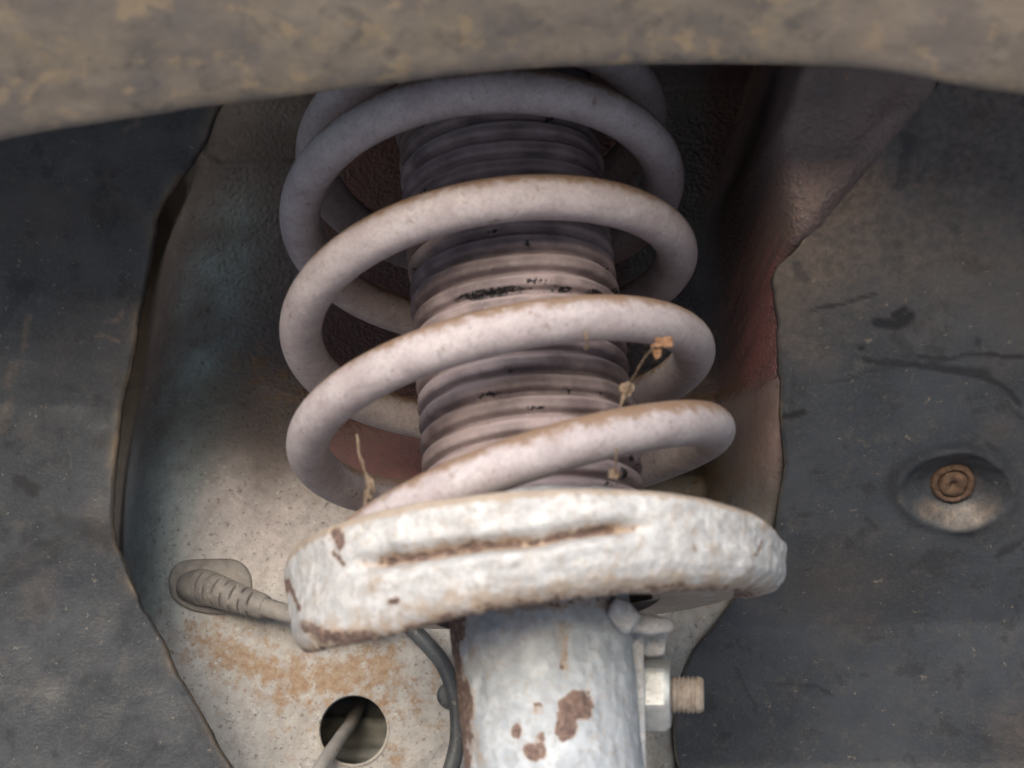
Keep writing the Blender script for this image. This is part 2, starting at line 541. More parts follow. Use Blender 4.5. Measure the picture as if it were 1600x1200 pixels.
# dark ring round the pocket, tan dirt lodged inside its lower lip
ring = np.exp(-((rho - 18.2) / 1.7) ** 2)
ang = np.arctan2(rel[..., 2], rel[..., 0])
mark = np.maximum(mark, .75 * ring * (.6 + .5 * fbm(np.stack([x, y, z], -1), 9, 3, 8)))
mud = .85 * sstep(8.5, 10.5, rho) * sstep(16, 14, rho) * sstep(-.15, -.75, np.sin(ang)) * np.clip(.85 + .5 * fbm(np.stack([x, y, z], -1), 4, 4, 31), 0, 1)
mud = np.maximum(mud, sstep(9, 5, rho) * .35)
# mud splashed on the upper part that hangs close to the arch edge
mud = np.maximum(mud, sstep(330, 150, py0) * sstep(1380, 1520, px0) * np.clip(.55 + .6 * fbm(np.stack([x, y, z], -1), 14, 4, 41), 0, 1) * .8)
mud = np.maximum(mud, np.clip(fbm(np.stack([x, y, z], -1), 26, 5, 45) - .35, 0, 1) * .45)
mud = np.maximum(mud, np.exp(-off / 60) * sstep(600, 360, py0) * np.clip(.62 + .3 * fbm(np.stack([x, y, z], -1), 18, 4, 46), 0, 1))
liner_r = finish_liner('wheel_arch_liner', x, y, z, off, dict(mark=mark, mud=mud, edge=np.zeros_like(x)),
                       'scuffed dark plastic wheel arch liner holding the rusty screw, right of the spring', 1)

# left liner
x, y, z, off, s = liner_sheet(L_EDGE, liner_l_y, -1, 51)
px, py = proj(np.stack([x, y, z], -1))
# shallow pressed line running beside the lower trimmed edge
d = segdist(px, py, [(270, 1068), (300, 1120), (352, 1215)])
y = y + .35 * np.exp(-(d / 5) ** 2)
wx = px + 9 * fbm(pix(px, py), 50, 4, 61)
wy = py + 9 * fbm(pix(px, py), 50, 4, 62)
mark = np.zeros_like(px)
for pts, wd, st in [([(22, 748), (52, 768)], 12, .8), ([(95, 815), (150, 830), (172, 850)], 22, .45), ([(30, 880), (70, 860), (100, 848)], 30, .35), ([(0, 905), (40, 890)], 26, .4),
                    ([(150, 700), (175, 690)], 14, .35), ([(110, 600), (118, 606)], 5, .4), ([(0, 500), (22, 470)], 14, .35)]:
    mark = np.maximum(mark, st * sstep(wd, wd * .4, segdist(wx, wy, pts)))
mud = np.zeros_like(px)
for pts, wd, st in [([(30, 545), (42, 515), (48, 498)], 7, .55), ([(8, 600), (20, 570)], 16, .4), ([(155, 522), (185, 528)], 3, .7), ([(168, 505), (186, 488)], 4, .6), ([(0, 668), (14, 650), (18, 625)], 14, .35),
                    ([(190, 200), (212, 190), (210, 182)], 7, .6), ([(0, 905), (45, 878), (90, 850), (120, 835)], 3, .3)]:
    mud = np.maximum(mud, st * sstep(wd, wd * .3, segdist(wx, wy, pts)))
mud = np.maximum(mud, np.clip(fbm(np.stack([x, y, z], -1), 30, 5, 65) - .45, 0, 1) * .5)
edge = np.exp(-off / 1.4) * np.clip(.25 + .8 * fbm(np.stack([x, y, z], -1), 12, 4, 66), 0, 1)
liner_l = finish_liner('wheel_arch_liner', x, y, z, off, dict(mark=mark, mud=mud, edge=edge),
                       'plain dark plastic wheel arch liner with tan frayed edge, left of the spring', -1)

# ---- body panel behind the spring (strut tower), a pressed sheet with a hole
HOLE = (552, 1140)
def lin(a, b, st):
    return np.arange(a, b + 1e-6, st)
gx = np.concatenate([lin(-420, -150, 18), lin(-140, 110, 1.15), lin(118, 420, 18)])
gz = np.concatenate([lin(-200, -10, 12), lin(-2, 275, 1.15), lin(279, 345, 4)])
X, Z = np.meshgrid(gx, gz, indexing='ij')
XU = X.copy()                                     # unwarped columns; one of them follows the panel's left edge
LE_PX, LE_PY = [q_[0] for q_ in L_EDGE], [q_[1] for q_ in L_EDGE]
GAP_PY, GAP_W = [150, 240, 330, 600, 800, 880, 960, 1010], [-16, -14, -8, -6, -6, -8, -12, -14]
C0 = -118.0
ez = []
for zz_ in gz:
    q_ = np.array([C0, 550.0, zz_])
    for _ in range(8):
        pq = proj(q_)
        tx = np.interp(pq[1], LE_PY, LE_PX) + np.interp(pq[1], GAP_PY, GAP_W)
        q_[0] = (tx - 800) / F * (q_ @ fw)
    ez.append(np.clip(q_[0], -150, -88))
ez = np.convolve(np.pad(np.array(ez), 3, 'edge'), np.ones(7) / 7, 'valid')
X = X + (ez[None, :] - C0) * np.exp(-((XU - C0) / 60) ** 2)

T_PY = [60, 150, 210, 270, 310, 350, 400, 450, 600, 800, 1000, 1250]
T_PX = [1190, 1165, 1145, 1125, 1105, 1088, 1085, 1090, 1112, 1100, 1010, 1000]
T_W = [75, 75, 75, 75, 75, 75, 85, 100, 105, 110, 80, 80]
Y = np.full_like(X, 545.0)
for _ in range(6):
    px, py = proj(np.stack([X, Y, Z], -1))
    base = 546 + 12 * sstep(80, 200, Z) + np.clip(-100 - X, 0, 80) ** 2 * .012
    # the dished back of the tower follows the spring
    base = base + 8 * np.exp(-((X - 8) / 40) ** 2) * sstep(60, 130, Z)
    # recessed pocket high on the left, its lower lip a shallow arc
    lipy = np.interp(px, [250, 315, 345, 380, 440, 520], [215, 236, 254, 250, 248, 258])
    base = base + 7 * sstep(3, -5, py - lipy) * sstep(560, 500, px)
    base = base - 1.6 * np.exp(-((py - lipy - 7) / 7) ** 2) * sstep(560, 500, px)
    amt = np.interp(py, [120, 200, 300, 880, 950, 1000], [.1, .5, 1, 1, .4, 0])
    base = base + 16 * np.clip(1 - (XU - C0) / 20, 0, 3.2) ** 2 * amt
    wR = sstep(0, 1, (px - np.interp(py, T_PY, T_PX)) / np.interp(py, T_PY, T_W))
    tgt = liner_r_y(X, Z) - 2.2 + 31 * sstep(395, 600, py) - 14 * sstep(980, 1130, py)
    # diagonal pressed ridge towards the arch
    dr = segdist(px, py, [(1205, 425), (1265, 340), (1350, 235), (1400, 180)])
    tgt = tgt - (2.4 + .4 * np.sin((px - py) / 7.0)) * np.exp(-(dr / 20) ** 2)
    redge = np.interp(py, [q_[1] for q_ in R_EDGE], [q_[0] for q_ in R_EDGE])
    tgt = tgt + 16 * sstep(14, 44, px - redge) + 20 * sstep(395, 440, py) * sstep(-6, 10, px - redge)
    yy = base + (tgt - base) * wR
    yy = yy + 45 * sstep(990, 1010, px) * sstep(1150, 1105, px) * sstep(688, 712, py) * sstep(800, 775, py)  # added recess, sunk so the area below the lowest coil falls dark
    roof = np.clip(Z - 262, 0, None)
    yy = yy - roof * 2.6
    Y = .4 * Y + .6 * yy
px, py = proj(np.stack([X, Y, Z], -1))
W = np.stack([X, Y, Z], -1)
nbig, nmid = fbm(W, 45, 4, 101), fbm(W, 12, 4, 102)
# seam sealer bead on the right and where undercoat stops
seam = [(1235, 578), (1190, 598), (1150, 617), (1110, 634), (1060, 640)]
ds = segdist(px, py + 4 * nmid, seam)
seamy = np.interp(px, [1060, 1110, 1150, 1190, 1235], [640, 634, 617, 598, 578])
Y = Y - 1.3 * np.exp(-(ds / 7) ** 2)
under_l = sstep(790, 600, py + 50 * nbig + 18 * nmid) * sstep(1040, 1000, px)
under_r = sstep(4, -4, py - seamy + 4 * nmid) * sstep(1030, 1050, px)
under = np.clip(under_l + under_r, 0, 1)
under = under * sstep(120, 260, py + 20 * nmid) + .25 * sstep(260, 120, py)
under = np.where((px > 490) & (px < 1000), np.clip(sstep(720, 600, py), .15, 1) * .8, under)
under = under * (1 - .6 * wR * sstep(460, 400, py))
Y = Y + wR * sstep(460, 400, py) * (.22 * fbm(np.stack([px / 5, py / 22, px * 0], -1), 1.6, 3, 118) + .25 * fbm(W, 8, 3, 119))
Y = Y + under * (fbm(W, 2.4, 3, 110) * .22 + fbm(W, 9, 2, 111) * .2)
# soft waves of the pressing and dents along the lower edge
Y = Y + fbm(W, 70, 2, 120) * 1.5
Y = Y - 1.2 * np.exp(-(segdist(px, py, [(640, 1200), (690, 1160), (712, 1146)]) / 9) ** 2)
Y = Y + 2.0 * sstep(0, 1, (py - 1018 - (1080 - px) * .1) / 6) * sstep(1010, 1040, px) * sstep(1100, 1085, px)

def C(r, g_, b):
    return np.array([r, g_, b], float)
def over(col, c, w):
    w = np.clip(w, 0, 1)[..., None]
    return col * (1 - w) + c * w
tint = np.zeros(X.shape + (3,)) + C(.44, .425, .41)
tint = over(tint, C(.455, .40, .395), np.exp(-((px - 430) / 120) ** 2 - ((py - 800) / 110) ** 2) * (.9 + .4 * nmid))
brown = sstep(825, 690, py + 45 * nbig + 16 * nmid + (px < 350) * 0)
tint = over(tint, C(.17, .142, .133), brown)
tc = np.interp(py, [250, 450, 560, 650, 760, 850, 940, 1010], [385, 342, 322, 295, 262, 240, 240, 255])
teal = np.exp(-(np.abs(px - tc + 14 * nmid) / np.interp(py, [250, 600, 900], [48, 62, 42])) ** 2.4)
tint = over(tint, C(.25, .315, .315), teal * sstep(220, 420, py) * sstep(1010, 900, py) * (.75 + .4 * nmid))
tint = over(tint, C(.37, .42, .42), teal * sstep(640, 860, py) * sstep(1010, 930, py) * .8)
tint = over(tint, C(.16, .10, .085), .6 * sstep(300, 250, px - (600 - py) * .02) * sstep(700, 560, py) * .7)
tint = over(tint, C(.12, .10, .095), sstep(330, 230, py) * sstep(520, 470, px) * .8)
red = sstep(470, 520, px) * sstep(1000, 960, px) * sstep(775, 745, py)
tint = over(tint, C(.135, .058, .048) * (1 + .0 * X[..., None]), red)
tint = over(tint, C(.23, .105, .105), red * sstep(650, 715, py))
right = sstep(1010, 1045, px)
tint = over(tint, C(.17, .15, .147), right * sstep(8, -6, py - seamy + 4 * nmid))
tint = over(tint, C(.19, .085, .08), right * sstep(480, 330, py) * sstep(1080, 1130, px) * .9)
tint = over(tint, C(.165, .115, .105), wR * sstep(450, 380, py))
mar = np.exp(-((px - 1195 + (py - 500) * .02) / 58) ** 2) * sstep(370, 440, py) * sstep(800, 690, py)
tint = over(tint, C(.38, .15, .17), right * mar * (.85 + .3 * nmid))
rl = right * sstep(-4, 10, py - seamy + 4 * nmid)
tint = over(tint, C(.26, .245, .235), rl * .85 * sstep(1000, 900, py))
tint = over(tint, C(.29, .20, .20), rl * mar * .8)
tint = over(tint, C(.36, .37, .36), right * sstep(1000, 1040, py))
tint = over(tint, C(.30, .22, .13), right * np.exp(-((px - 1105) / 60) ** 2 - ((py - 742) / 30) ** 2) * np.clip(.5 + nmid, 0, 1))
tint = over(tint, C(.19, .105, .05), np.exp(-(segdist(px, py, [(1060, 628), (1110, 624), (1150, 606)]) / 9) ** 2) * .7)
tint = over(tint, C(.05, .045, .042), sstep(-2, -6, XU - C0) * sstep(0, .3, amt))  # shade in the gap behind the left liner, painted into the tint
tint = over(tint, C(.085, .065, .06), wR * sstep(450, 380, py) * np.clip(.35 + .8 * fbm(W, 16, 5, 125), 0, .8))
tint = np.clip(tint * (1 + .13 * nmid + .10 * nbig)[..., None], .01, .9)
rust = .68 * np.exp(-(segdist(px, py, [(345, 1018), (400, 1040), (450, 1062), (540, 1058), (600, 1038)]) / np.where(px < 430, 32, 44)) ** 2)
rust = np.maximum(rust, .44 * np.exp(-(segdist(px, py, [(330, 1000), (480, 1095), (620, 1085)]) / 60) ** 2))
rust = np.maximum(rust, .55 * np.exp(-(np.hypot(px - 690, py - 1040) / 24) ** 2))
rust = np.maximum(rust, .5 * np.exp(-(np.hypot(px - 617, py - 1178) / 22) ** 2))
rust = np.maximum(rust, .35 * np.exp(-(np.hypot(px - 690, py - 1135) / 22) ** 2))
rust = np.maximum(rust, .38 * np.exp(-(segdist(px, py, [(380, 555), (440, 600), (480, 650)]) / 28) ** 2))
rust = np.maximum(rust, .10 * sstep(850, 950, py))
rust = np.maximum(rust, .35 * right * sstep(700, 760, py) * sstep(950, 850, py) * np.exp(-((px - 1110) / 70) ** 2))

# cut the round hole: snap the rim to a true circle, drop the faces inside
hc = P(HOLE[0], HOLE[1], 560); hc = P(HOLE[0], HOLE[1], 560 * float(np.median(Y[(np.abs(px - 552) < 40) & (np.abs(py - 1140) < 40)])) / hc[1])
HR = 10.9
rr = np.hypot(X - hc[0], Z - hc[2])
Xf, Zf = X.copy(), Z.copy()
near = (rr < HR + 1.1) & (rr > HR - .9)
sc = np.where(near, HR / np.maximum(rr, 1e-6), 1)
Xf = hc[0] + (X - hc[0]) * sc
Zf = hc[2] + (Z - hc[2]) * sc
inside = rr < HR + 1.1
nx, nz = X.shape
faces = []
ins = inside.ravel()
for f in grid_faces(nx, nz):
    if not all(ins[i] for i in f):
        faces.append(f)
used = np.zeros(nx * nz, bool)
for f in faces:
    used[f] = True
Vp = np.stack([Xf, Y, Zf], -1).reshape(-1, 3)
remap = -np.ones(nx * nz, int)
remap[used] = np.arange(used.sum())
faces = [[remap[i] for i in f] for f in faces]
sel = used
tower = empty('strut_tower', (0, 545, -200), 'pale rust-stained steel inner body panel with a round hole, behind the coil spring', 'body panel')
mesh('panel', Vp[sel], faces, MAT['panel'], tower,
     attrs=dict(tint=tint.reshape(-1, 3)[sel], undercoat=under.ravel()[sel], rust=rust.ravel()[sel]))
# turned rim of the hole
a = np.linspace(0, 2 * np.pi, 96, endpoint=False)
yc = float(np.median(Y[(rr < HR + 2) & (rr > HR - 2)]))
prof = [(HR + .9, -.15), (HR + .35, -.38), (HR - .12, -.1), (HR - .2, 1.6), (HR + .3, 2.2)]
ringv = np.array([[(hc[0] + r_ * math.cos(t), yc + dy, hc[2] + r_ * math.sin(t)) for r_, dy in prof] for t in a])
nn = len(a) * len(prof)
mesh('hole_rim', ringv, grid_faces(len(a), len(prof), close_u=True), MAT['panel'], tower,
     attrs=dict(tint=np.tile([.40, .375, .34], (nn, 1)), undercoat=np.zeros(nn), rust=np.full(nn, .15)))

# unseen shell added behind the panel to block sky light from the hole
sh = [(330, 470), (600, 470), (800, 430), (890, 330), (900, 0), (900, -204), (560, -206)]
xs_ = [-460, -455, -300, 0, 300, 455, 460]
V = np.array([[(x_, (y_ if abs(x_) < 458 else 345), z_) for y_, z_ in sh] for x_ in xs_])
nn = V.shape[0] * V.shape[1]
mesh('sky_block_shell', V, grid_faces(*V.shape[:2]), MAT['panel'], tower, smooth=False, attrs=dict(tint=np.tile([.05, .05, .05], (nn, 1)), undercoat=np.ones(nn) * .5, rust=np.zeros(nn)))

# ---- mud-caked fender arch in front
lip = np.array([(-900, 640), (-500, 370), (-250, 276), (0, 212), (160, 184), (330, 159), (460, 142), (600, 124), (760, 107), (900, 97), (1010, 93), (1120, 92), (1250, 93), (1340, 97), (1410, 106),
                (1470, 119), (1530, 131), (1600, 141), (1750, 160), (2000, 210), (2400, 400)], float)
lipp = catmull(lip, 520)
LW = np.array([P(a_, b_, 386 - 10 * sstep(1300, 1600, a_)) for a_, b_ in lipp])
prof = np.array([(26, 34), (14, 14), (7.5, 5.0), (5.0, 1.6), (3.4, .4), (1.8, -.05), (0, .25), (-2.2, 1.2)])
fwd = np.linspace(0, 1, 60)[1:]
flange = np.stack([-2.2 - 62 * fwd, 1.2 + 31 * fwd + 10 * fwd ** 2], 1)
roll = [(-67, 46), (-70, 54), (-71, 66)]
skin = [(-72, 66 + k) for k in (30, 80, 150, 250, 330)]
prof = np.vstack([prof, flange, roll, skin])
V = LW[:, None] + np.stack([np.zeros(len(prof)), prof[:, 0], prof[:, 1]], 1)[None]
nz_ = fbm(V, 40, 3, 201) * .9 + fbm(V, 9, 2, 202) * .22
V[..., 1] -= nz_ * .5
V[..., 2] -= nz_ * .7
o = mesh('fender', V, grid_faces(*V.shape[:2]), MAT['fender'], base=(0, 350, 150))
tag(o, 'blurred mud-caked underside edge of the fender arching across the top', 'fender')

# ------------------------------------------------------------------ strut: tube, spring seat, lug, bracket
strut = empty('strut', A0 - 130 * U, 'pale flaking painted strut tube with its broad rusty spring seat', 'strut')

th = np.radians(np.arange(0, 360, 0.75))
deg = np.degrees(th)
KD = [0, 15, 30, 45, 60, 75, 90, 105, 120, 135, 150, 165, 180, 225, 270, 315, 360]
HT = [11.0, 10.4, 11.4, 12.5, 13.4, 14.0, 14.9, 15.4, 16.2, 17.0, 17.6, 18.0, 17.8, 18, 18, 15, 11.0]
HB = [-1, -2.5, -4.6, -6.6, -8.0, -8.8, -9.2, -9.8, -11.6, -12.0, -10.8, -8.0, -4.0, 10, 14, 10, -1]
ht, hb = np.interp(deg, KD, HT), np.interp(deg, KD, HB)
k = np.ones(41) / 41
sm = lambda v: np.convolve(np.concatenate([v[-20:], v, v[:20]]), k, 'valid')
ht, hb = sm(ht), sm(hb)
rb = np.interp(deg, [0, 30, 60, 105, 130, 150, 180, 200, 240, 360], [57, 57, 57, 57.5, 60, 62.5, 61.5, 59, 57, 57])
rb = sm(rb)
S = np.concatenate([np.linspace(0, 1, 46)])
SP, SR = [0, .05, .12, .4, .6, .75, .88, .95, 1.0], [.05, -.04, -.04, .05, .06, .14, .36, .62, 1.0]   # how far the wall has drawn in
vv, rust, stain = [], [], []
ridge = sstep(64, 76, deg) * sstep(136, 124, deg)
gh = np.interp(deg, [60, 72, 90, 120, 135, 140], [.36, .37, .46, .42, .38, .38])
for s_ in S:
    r_ = 65.8 + (rb - 65.8) * np.interp(s_, SP, SR)
    h_ = ht + (hb - ht) * s_
    gw = np.exp(-((s_ - gh) / .07) ** 2)
    r_ = r_ - 4.6 * ridge * gw + .9 * ridge * np.exp(-((s_ - gh - .16) / .09) ** 2)
    vv.append(cyl(h_, r_, th))
    rust.append(ridge * np.exp(-((s_ - gh + .01) / .05) ** 2) * .66 + sstep(.90, 1.0, s_) * np.interp(deg, [0, 60, 120, 140, 170, 180], [.42, .5, .48, .60, .58, .5]) * np.ones_like(deg))
    stain.append(ridge * gw * .5 + sstep(.66, 1.0, s_) * .46 + sstep(.10, .0, s_) * .75 + .24)
pre_r = [(30, -9.5), (57, -9.0), (60.5, -6.5), (61.8, -1.2), (63.2, .25), (65.2, .55)]
pre = [cyl(ht + dh, r_, th) for r_, dh in pre_r]
post_k = [(.975, .5), (.92, 2.0), (.8, 5.0), (.65, 8.0), (.52, 9.5), (.40, 10.0)]
post = [cyl(hb + dh, rb * kk, th) for kk, dh in post_k]
V = np.array(pre + vv + post)
R_ = np.array([np.full(len(th), .1)] * len(pre) + rust + [np.full(len(th), .62)] * len(post))
S_ = np.array([np.full(len(th), .7)] * len(pre) + stain + [np.full(len(th), .6)] * len(post))
px, py = proj(V)
nse = fbm(V, 7, 4, 301)
R_ = R_ + .10 * nse + .05
# chips and rust spots that the seat really carries
for pts, wd, st in [([(538, 830), (543, 850)], 9, .75), ([(530, 860), (550, 880)], 5, .6), ([(445, 885), (458, 912), (476, 950)], 4, .8), ([(490, 975), (520, 992), (585, 992)], 12, .72), ([(618, 940), (632, 936)], 6, .6),
                    ([(1095, 832), (1100, 838)], 4, .55), ([(1100, 856), (1100, 862)], 5, .5), ([(1020, 915), (1080, 915)], 7, .62), ([(1190, 868), (1200, 845)], 3, .55), ([(700, 965), (740, 952), (860, 938)], 6, .5)]:
    R_ = np.maximum(R_, st * sstep(wd * 1.6, wd * .3, segdist(px + 5 * nse, py + 5 * nse, pts)))
for (cx, cy), wd, st in [((600, 910), 38, .5), ((1150, 870), 40, .42), ((1010, 800), 45, .3), ((520, 930), 50, .35), ((900, 905), 40, .25), ((1130, 910), 30, .45), ((1205, 820), 16, .6)]:
    S_ = np.maximum(S_, st * np.exp(-(np.hypot(px - cx, py - cy) / wd) ** 2))
# hammered, blistered surface
nvec = V - (A0 + ((V - A0) @ U)[..., None] * U)
nvec /= np.linalg.norm(nvec, axis=-1)[..., None]
front_w = np.concatenate([np.full((len(pre), 1), .4), np.ones((len(vv), 1)), np.full((len(post), 1), .6)])
V = V + nvec * ((np.abs(fbm(V, 5.0, 3, 302)) * .42 + fbm(V, 2.2, 2, 303) * .16 + fbm(V, 22, 2, 304) * .7) * front_w)[..., None]
V = V - 1.6 * EX + U * (fbm(V, 9, 3, 305) * .3 * front_w)[..., None]
mesh('spring_seat', V, grid_faces(V.shape[0], V.shape[1], close_v=True, flip=False), MAT['paint'], strut, attrs=dict(rust=R_, stain=S_))

hs = np.concatenate([np.arange(8, -62, -.6), np.arange(-64, -132, -4)])
th = np.linspace(0, 2 * np.pi, 220, endpoint=False)
H, T = np.meshgrid(hs, th, indexing='ij')
V = cyl(H, 22.9 + .9 * sstep(-14, -6, H), T) - 1.7 * EX
px, py = proj(V)
nse = fbm(V, 7, 4, 311)
wx, wy = px + 10 * nse, py + 10 * fbm(V, 7, 4, 312)
R_ = np.full(H.shape, .02) + .06 * nse
front = np.sin(T) > -.1
def blob(cx, cy, rx, ry, st=.95):
    global R_
    R_ = np.maximum(R_, np.where(front, st * sstep(1.25, .75, np.hypot((wx - cx) / rx, (wy - cy) / ry)), 0))
blob(900, 1106, 23, 27, .82); blob(888, 1134, 17, 25, .82); blob(806, 1142, 12, 14, .66); blob(838, 1172, 19, 19, .72); blob(846, 1150, 9, 13, .62); blob(846, 1108, 9, 9, .55); blob(880, 1030, 7, 22, .42)
R_ = np.maximum(R_, np.where(front, .72 * sstep(20, 4, px - 712 - np.interp(py, [950, 1000, 1060, 1090, 1120, 1150, 1180, 1240], [8, 2, 4, 18, 22, 10, 14, 24]) + 7 * nse), .6))
S_ = np.full(H.shape, .12)
for pts, wd, st in [([(876, 975), (880, 1010), (884, 1050)], 13, .62), ([(820, 985), (850, 985)], 22, .45), ([(862, 1030), (890, 1040)], 8, .5), ([(735, 960), (745, 1020)], 16, .5), ([(700, 950), (1000, 945)], 14, .6), ([(745, 1160), (755, 1210)], 16, .5), ([(960, 965), (985, 975)], 20, .3)]:
    S_ = np.maximum(S_, st * np.exp(-(segdist(wx, wy, pts) / wd) ** 2))
R_ = np.maximum(R_, .5 * np.exp(-(segdist(wx, wy, [(720, 956), (800, 944), (960, 936)]) / 8) ** 2))
nvec = np.cos(T)[..., None] * EX + np.sin(T)[..., None] * EY
V = V + nvec * (np.abs(fbm(V, 5.5, 3, 313)) * .32 + fbm(V, 2.4, 2, 314) * .1 + .35 * fbm(np.stack([T * 23, H * .22, H * 0], -1), 4.0, 3, 315))[..., None]
mesh('tube', V, grid_faces(*H.shape, close_v=True), MAT['tube'], strut, attrs=dict(rust=R_, stain=S_))

def blob_box(name, c, size, mat, parent, rot=None, rnd=.35, amp=.4, seed=1, res=14, rust=.1, stain=.2, taper=0.0):
    """rounded, slightly lumpy block: a subdivided box pushed towards a superellipsoid"""
    n = res
    V, Fc = [], []
    lin_ = np.linspace(-1, 1, n)
    for ax in range(3):
        for sg in (-1, 1):
            A_, B_ = np.meshgrid(lin_, lin_, indexing='ij')
            q = np.zeros((n, n, 3))
            q[..., ax] = sg
            q[..., (ax + 1) % 3] = A_
            q[..., (ax + 2) % 3] = B_
            b0 = len(V) * n * n
            V.append(q.reshape(-1, 3))
            Fc += [[i + b0 for i in f] for f in grid_faces(n, n, flip=(sg < 0))]
    V = np.vstack(V)
    key = np.round(V, 5)
    uq, inv = np.unique(key, axis=0, return_inverse=True)
    inv = inv.ravel()
    Fc = [[int(inv[i]) for i in f] for f in Fc]
    V = uq
    L8 = (np.abs(V) ** 8).sum(1) ** (1 / 8)
    V = V / (1 + rnd * (L8[:, None] - 1)) * (1 - 0 * rnd)
    sph = V / np.linalg.norm(V, axis=1)[:, None]
    V = V * (1 - rnd * .8) + sph * rnd * .8
    tp = 1 - taper * .5 * (V[:, 0] + 1)
    V = np.stack([V[:, 0], V[:, 1] * tp, V[:, 2] * tp], 1)
    V = V * np.array(size) / 2
    if rot is not None:
        V = V @ np.array(rot).T
    V = V + np.array(c)
    V = V + (V - np.array(c)) / np.linalg.norm(V - np.array(c), axis=1)[:, None] * (fbm(V, 4, 3, seed) * amp)[:, None]
    return mesh(name, V, Fc, mat, parent, attrs=dict(rust=np.full(len(V), rust) + .2 * fbm(V, 5, 3, seed + 9), stain=np.full(len(V), stain)))

def rotz_x(ax, a):
    c, s_ = math.cos(a), math.sin(a)
    return {'x': [[1, 0, 0], [0, c, -s_], [0, s_, c]], 'y': [[c, 0, s_], [0, 1, 0], [-s_, 0, c]], 'z': [[c, -s_, 0], [s_, c, 0], [0, 0, 1]]}[ax]

blob_box('lug', P(1006, 976, 431), (15, 9, 6.0), MAT['paint'], strut, rotz_x('y', math.radians(6)), .6, 1.1, 5, rust=.12, stain=.35, taper=.35)
blob_box('weld_bead', P(972, 962, 424), (9, 7, 7), MAT['paint'], strut, rotz_x('y', math.radians(35)), .9, .5, 6, rust=.05, stain=.25)
blob_box('bracket', P(1018, 1003, 449), (7, 8, 9), MAT['paint'], strut, None, .35, .4, 7, rust=.05, stain=.3)
blob_box('bracket', P(992, 1130, 447), (3.6, 30, 58), MAT['paint'], strut, None, .2, .3, 8, rust=.05, stain=.15, res=18)
# pale cup under the boot inside the seat
th = np.linspace(0, 2 * np.pi, 120, endpoint=False)
cup = np.array([cyl(np.full_like(th, h_), r_, th) for h_, r_ in [(2, 31), (18, 31), (24, 30.8), (26.5, 29.8), (27, 27), (27, 22)]])
nn = cup.shape[0] * cup.shape[1]
mesh('boot_cup', cup, grid_faces(*cup.shape[:2], close_v=True, flip=True), MAT['paint'], strut, attrs=dict(rust=np.full(nn, .1), stain=np.full(nn, .15)))

# ------------------------------------------------------------------ dust boot (bellows)
hs = np.arange(24, 186, .3)
PITCHB = 5.75
k_ = np.floor((hs - 24) / PITCHB)
f_ = (hs - 24) / PITCHB - k_                     # 0 bottom of a fold, 1 top
jit = np.array([(_hash(np.int64(int(q)), np.int64(3), np.int64(7), 5) - .5) for q in range(60)])
prof_r = np.interp(f_, [0, .07, .16, .28, .66, .80, .91, 1.0], [-2.8, -1.7, -.35, 0, -.22, -.95, -2.5, -2.8])
prof_r = prof_r + jit[k_.astype(int)] * .4
r_b = np.interp(hs, [24, 60, 120, 150, 186], [29.9, 29.7, 29.5, 29.3, 29.0]) + prof_r
cap = sstep(143, 145, hs)
r_b = r_b * (1 - cap) + (30.2 - .12 * np.clip(hs - 145, 0, 40)) * cap
T = np.linspace(0, 2 * np.pi, 260, endpoint=False)
H, TT = np.meshgrid(hs, T, indexing='ij')
Rb = r_b[:, None] * np.ones_like(H)
V = cyl(H, Rb, TT)
wob = fbm(V, 18, 3, 401)
V = cyl(H + .28 * wob, Rb + .16 * fbm(V, 6, 3, 402) + .2 * wob, TT)
lipA = np.exp(-((f_ - .68) / .10) ** 2)[:, None] * np.ones_like(H) * (1 - cap[:, None])
px, py = proj(V)
bare = np.zeros_like(H)
kk = k_[:, None] * np.ones_like(H)
fB = f_[:, None] * np.ones_like(H)
# dust rubbed off along some fold edges
hot = np.exp(-((py - 462) / 16) ** 2) * sstep(700, 780, px) * 1.15 + np.exp(-((py - 470) / 20) ** 2) * sstep(690, 720, px) * .75 + np.exp(-((py - 622) / 20) ** 2) * .85 * sstep(680, 740, px) + np.exp(-((py - 420) / 10) ** 2) * .45
bare = .8 * np.clip(hot * (np.exp(-((fB - .12) / .14) ** 2) + .75 * np.exp(-((fB - .86) / .12) ** 2)) * (.75 + .8 * fbm(V, 6, 4, 403)), 0, 1.2)
bare = np.maximum(bare, np.clip(fbm(V, 5, 3, 404) - .62, 0, 1) * 1.6)
boot = mesh('dust_boot', V, grid_faces(*H.shape, close_v=True, flip=True), MAT['boot'], attrs=dict(bare=bare, lip=lipA), base=A0 + 24 * U)
tag(boot, 'dusty purple-grey ribbed rubber bellows boot inside the coil spring', 'dust boot')

# ------------------------------------------------------------------ coil spring
SA = np.array([3.07761, 439.71909, 54.62136])
SU = np.array([-0.0864809, 0.16810199, 0.98196883])
SX = np.array([0.99614013, -0.00027923, 0.08777676])
SY = np.array([-0.01502964, -0.98576957, 0.16742899])
HK = [151.8, 151.7, 151.1, 149.6, 147.3, 144.3, 139.3, 133.0, 127.9, 126.7, 127.8, 128.6, 126.9, 122.3, 116.8, 111.7, 106.8, 102.1, 97.8, 94.3, 90.0, 85.1, 81.6, 79.0, 76.1, 71.2, 64.4, 57.1,
      52.3, 50.8, 52.2, 54.6, 55.0, 47.6, 34.0, 21.2, 11.5, 8.0, 7.0, 6.5]
RK = [51.9, 50.2, 49.1, 49.8, 52.0, 53.8, 54.5, 54.2, 53.5, 53.9, 55.3, 55.5, 54.7, 54.2, 54.4, 55.2, 56.2, 56.2, 54.0, 52.0]
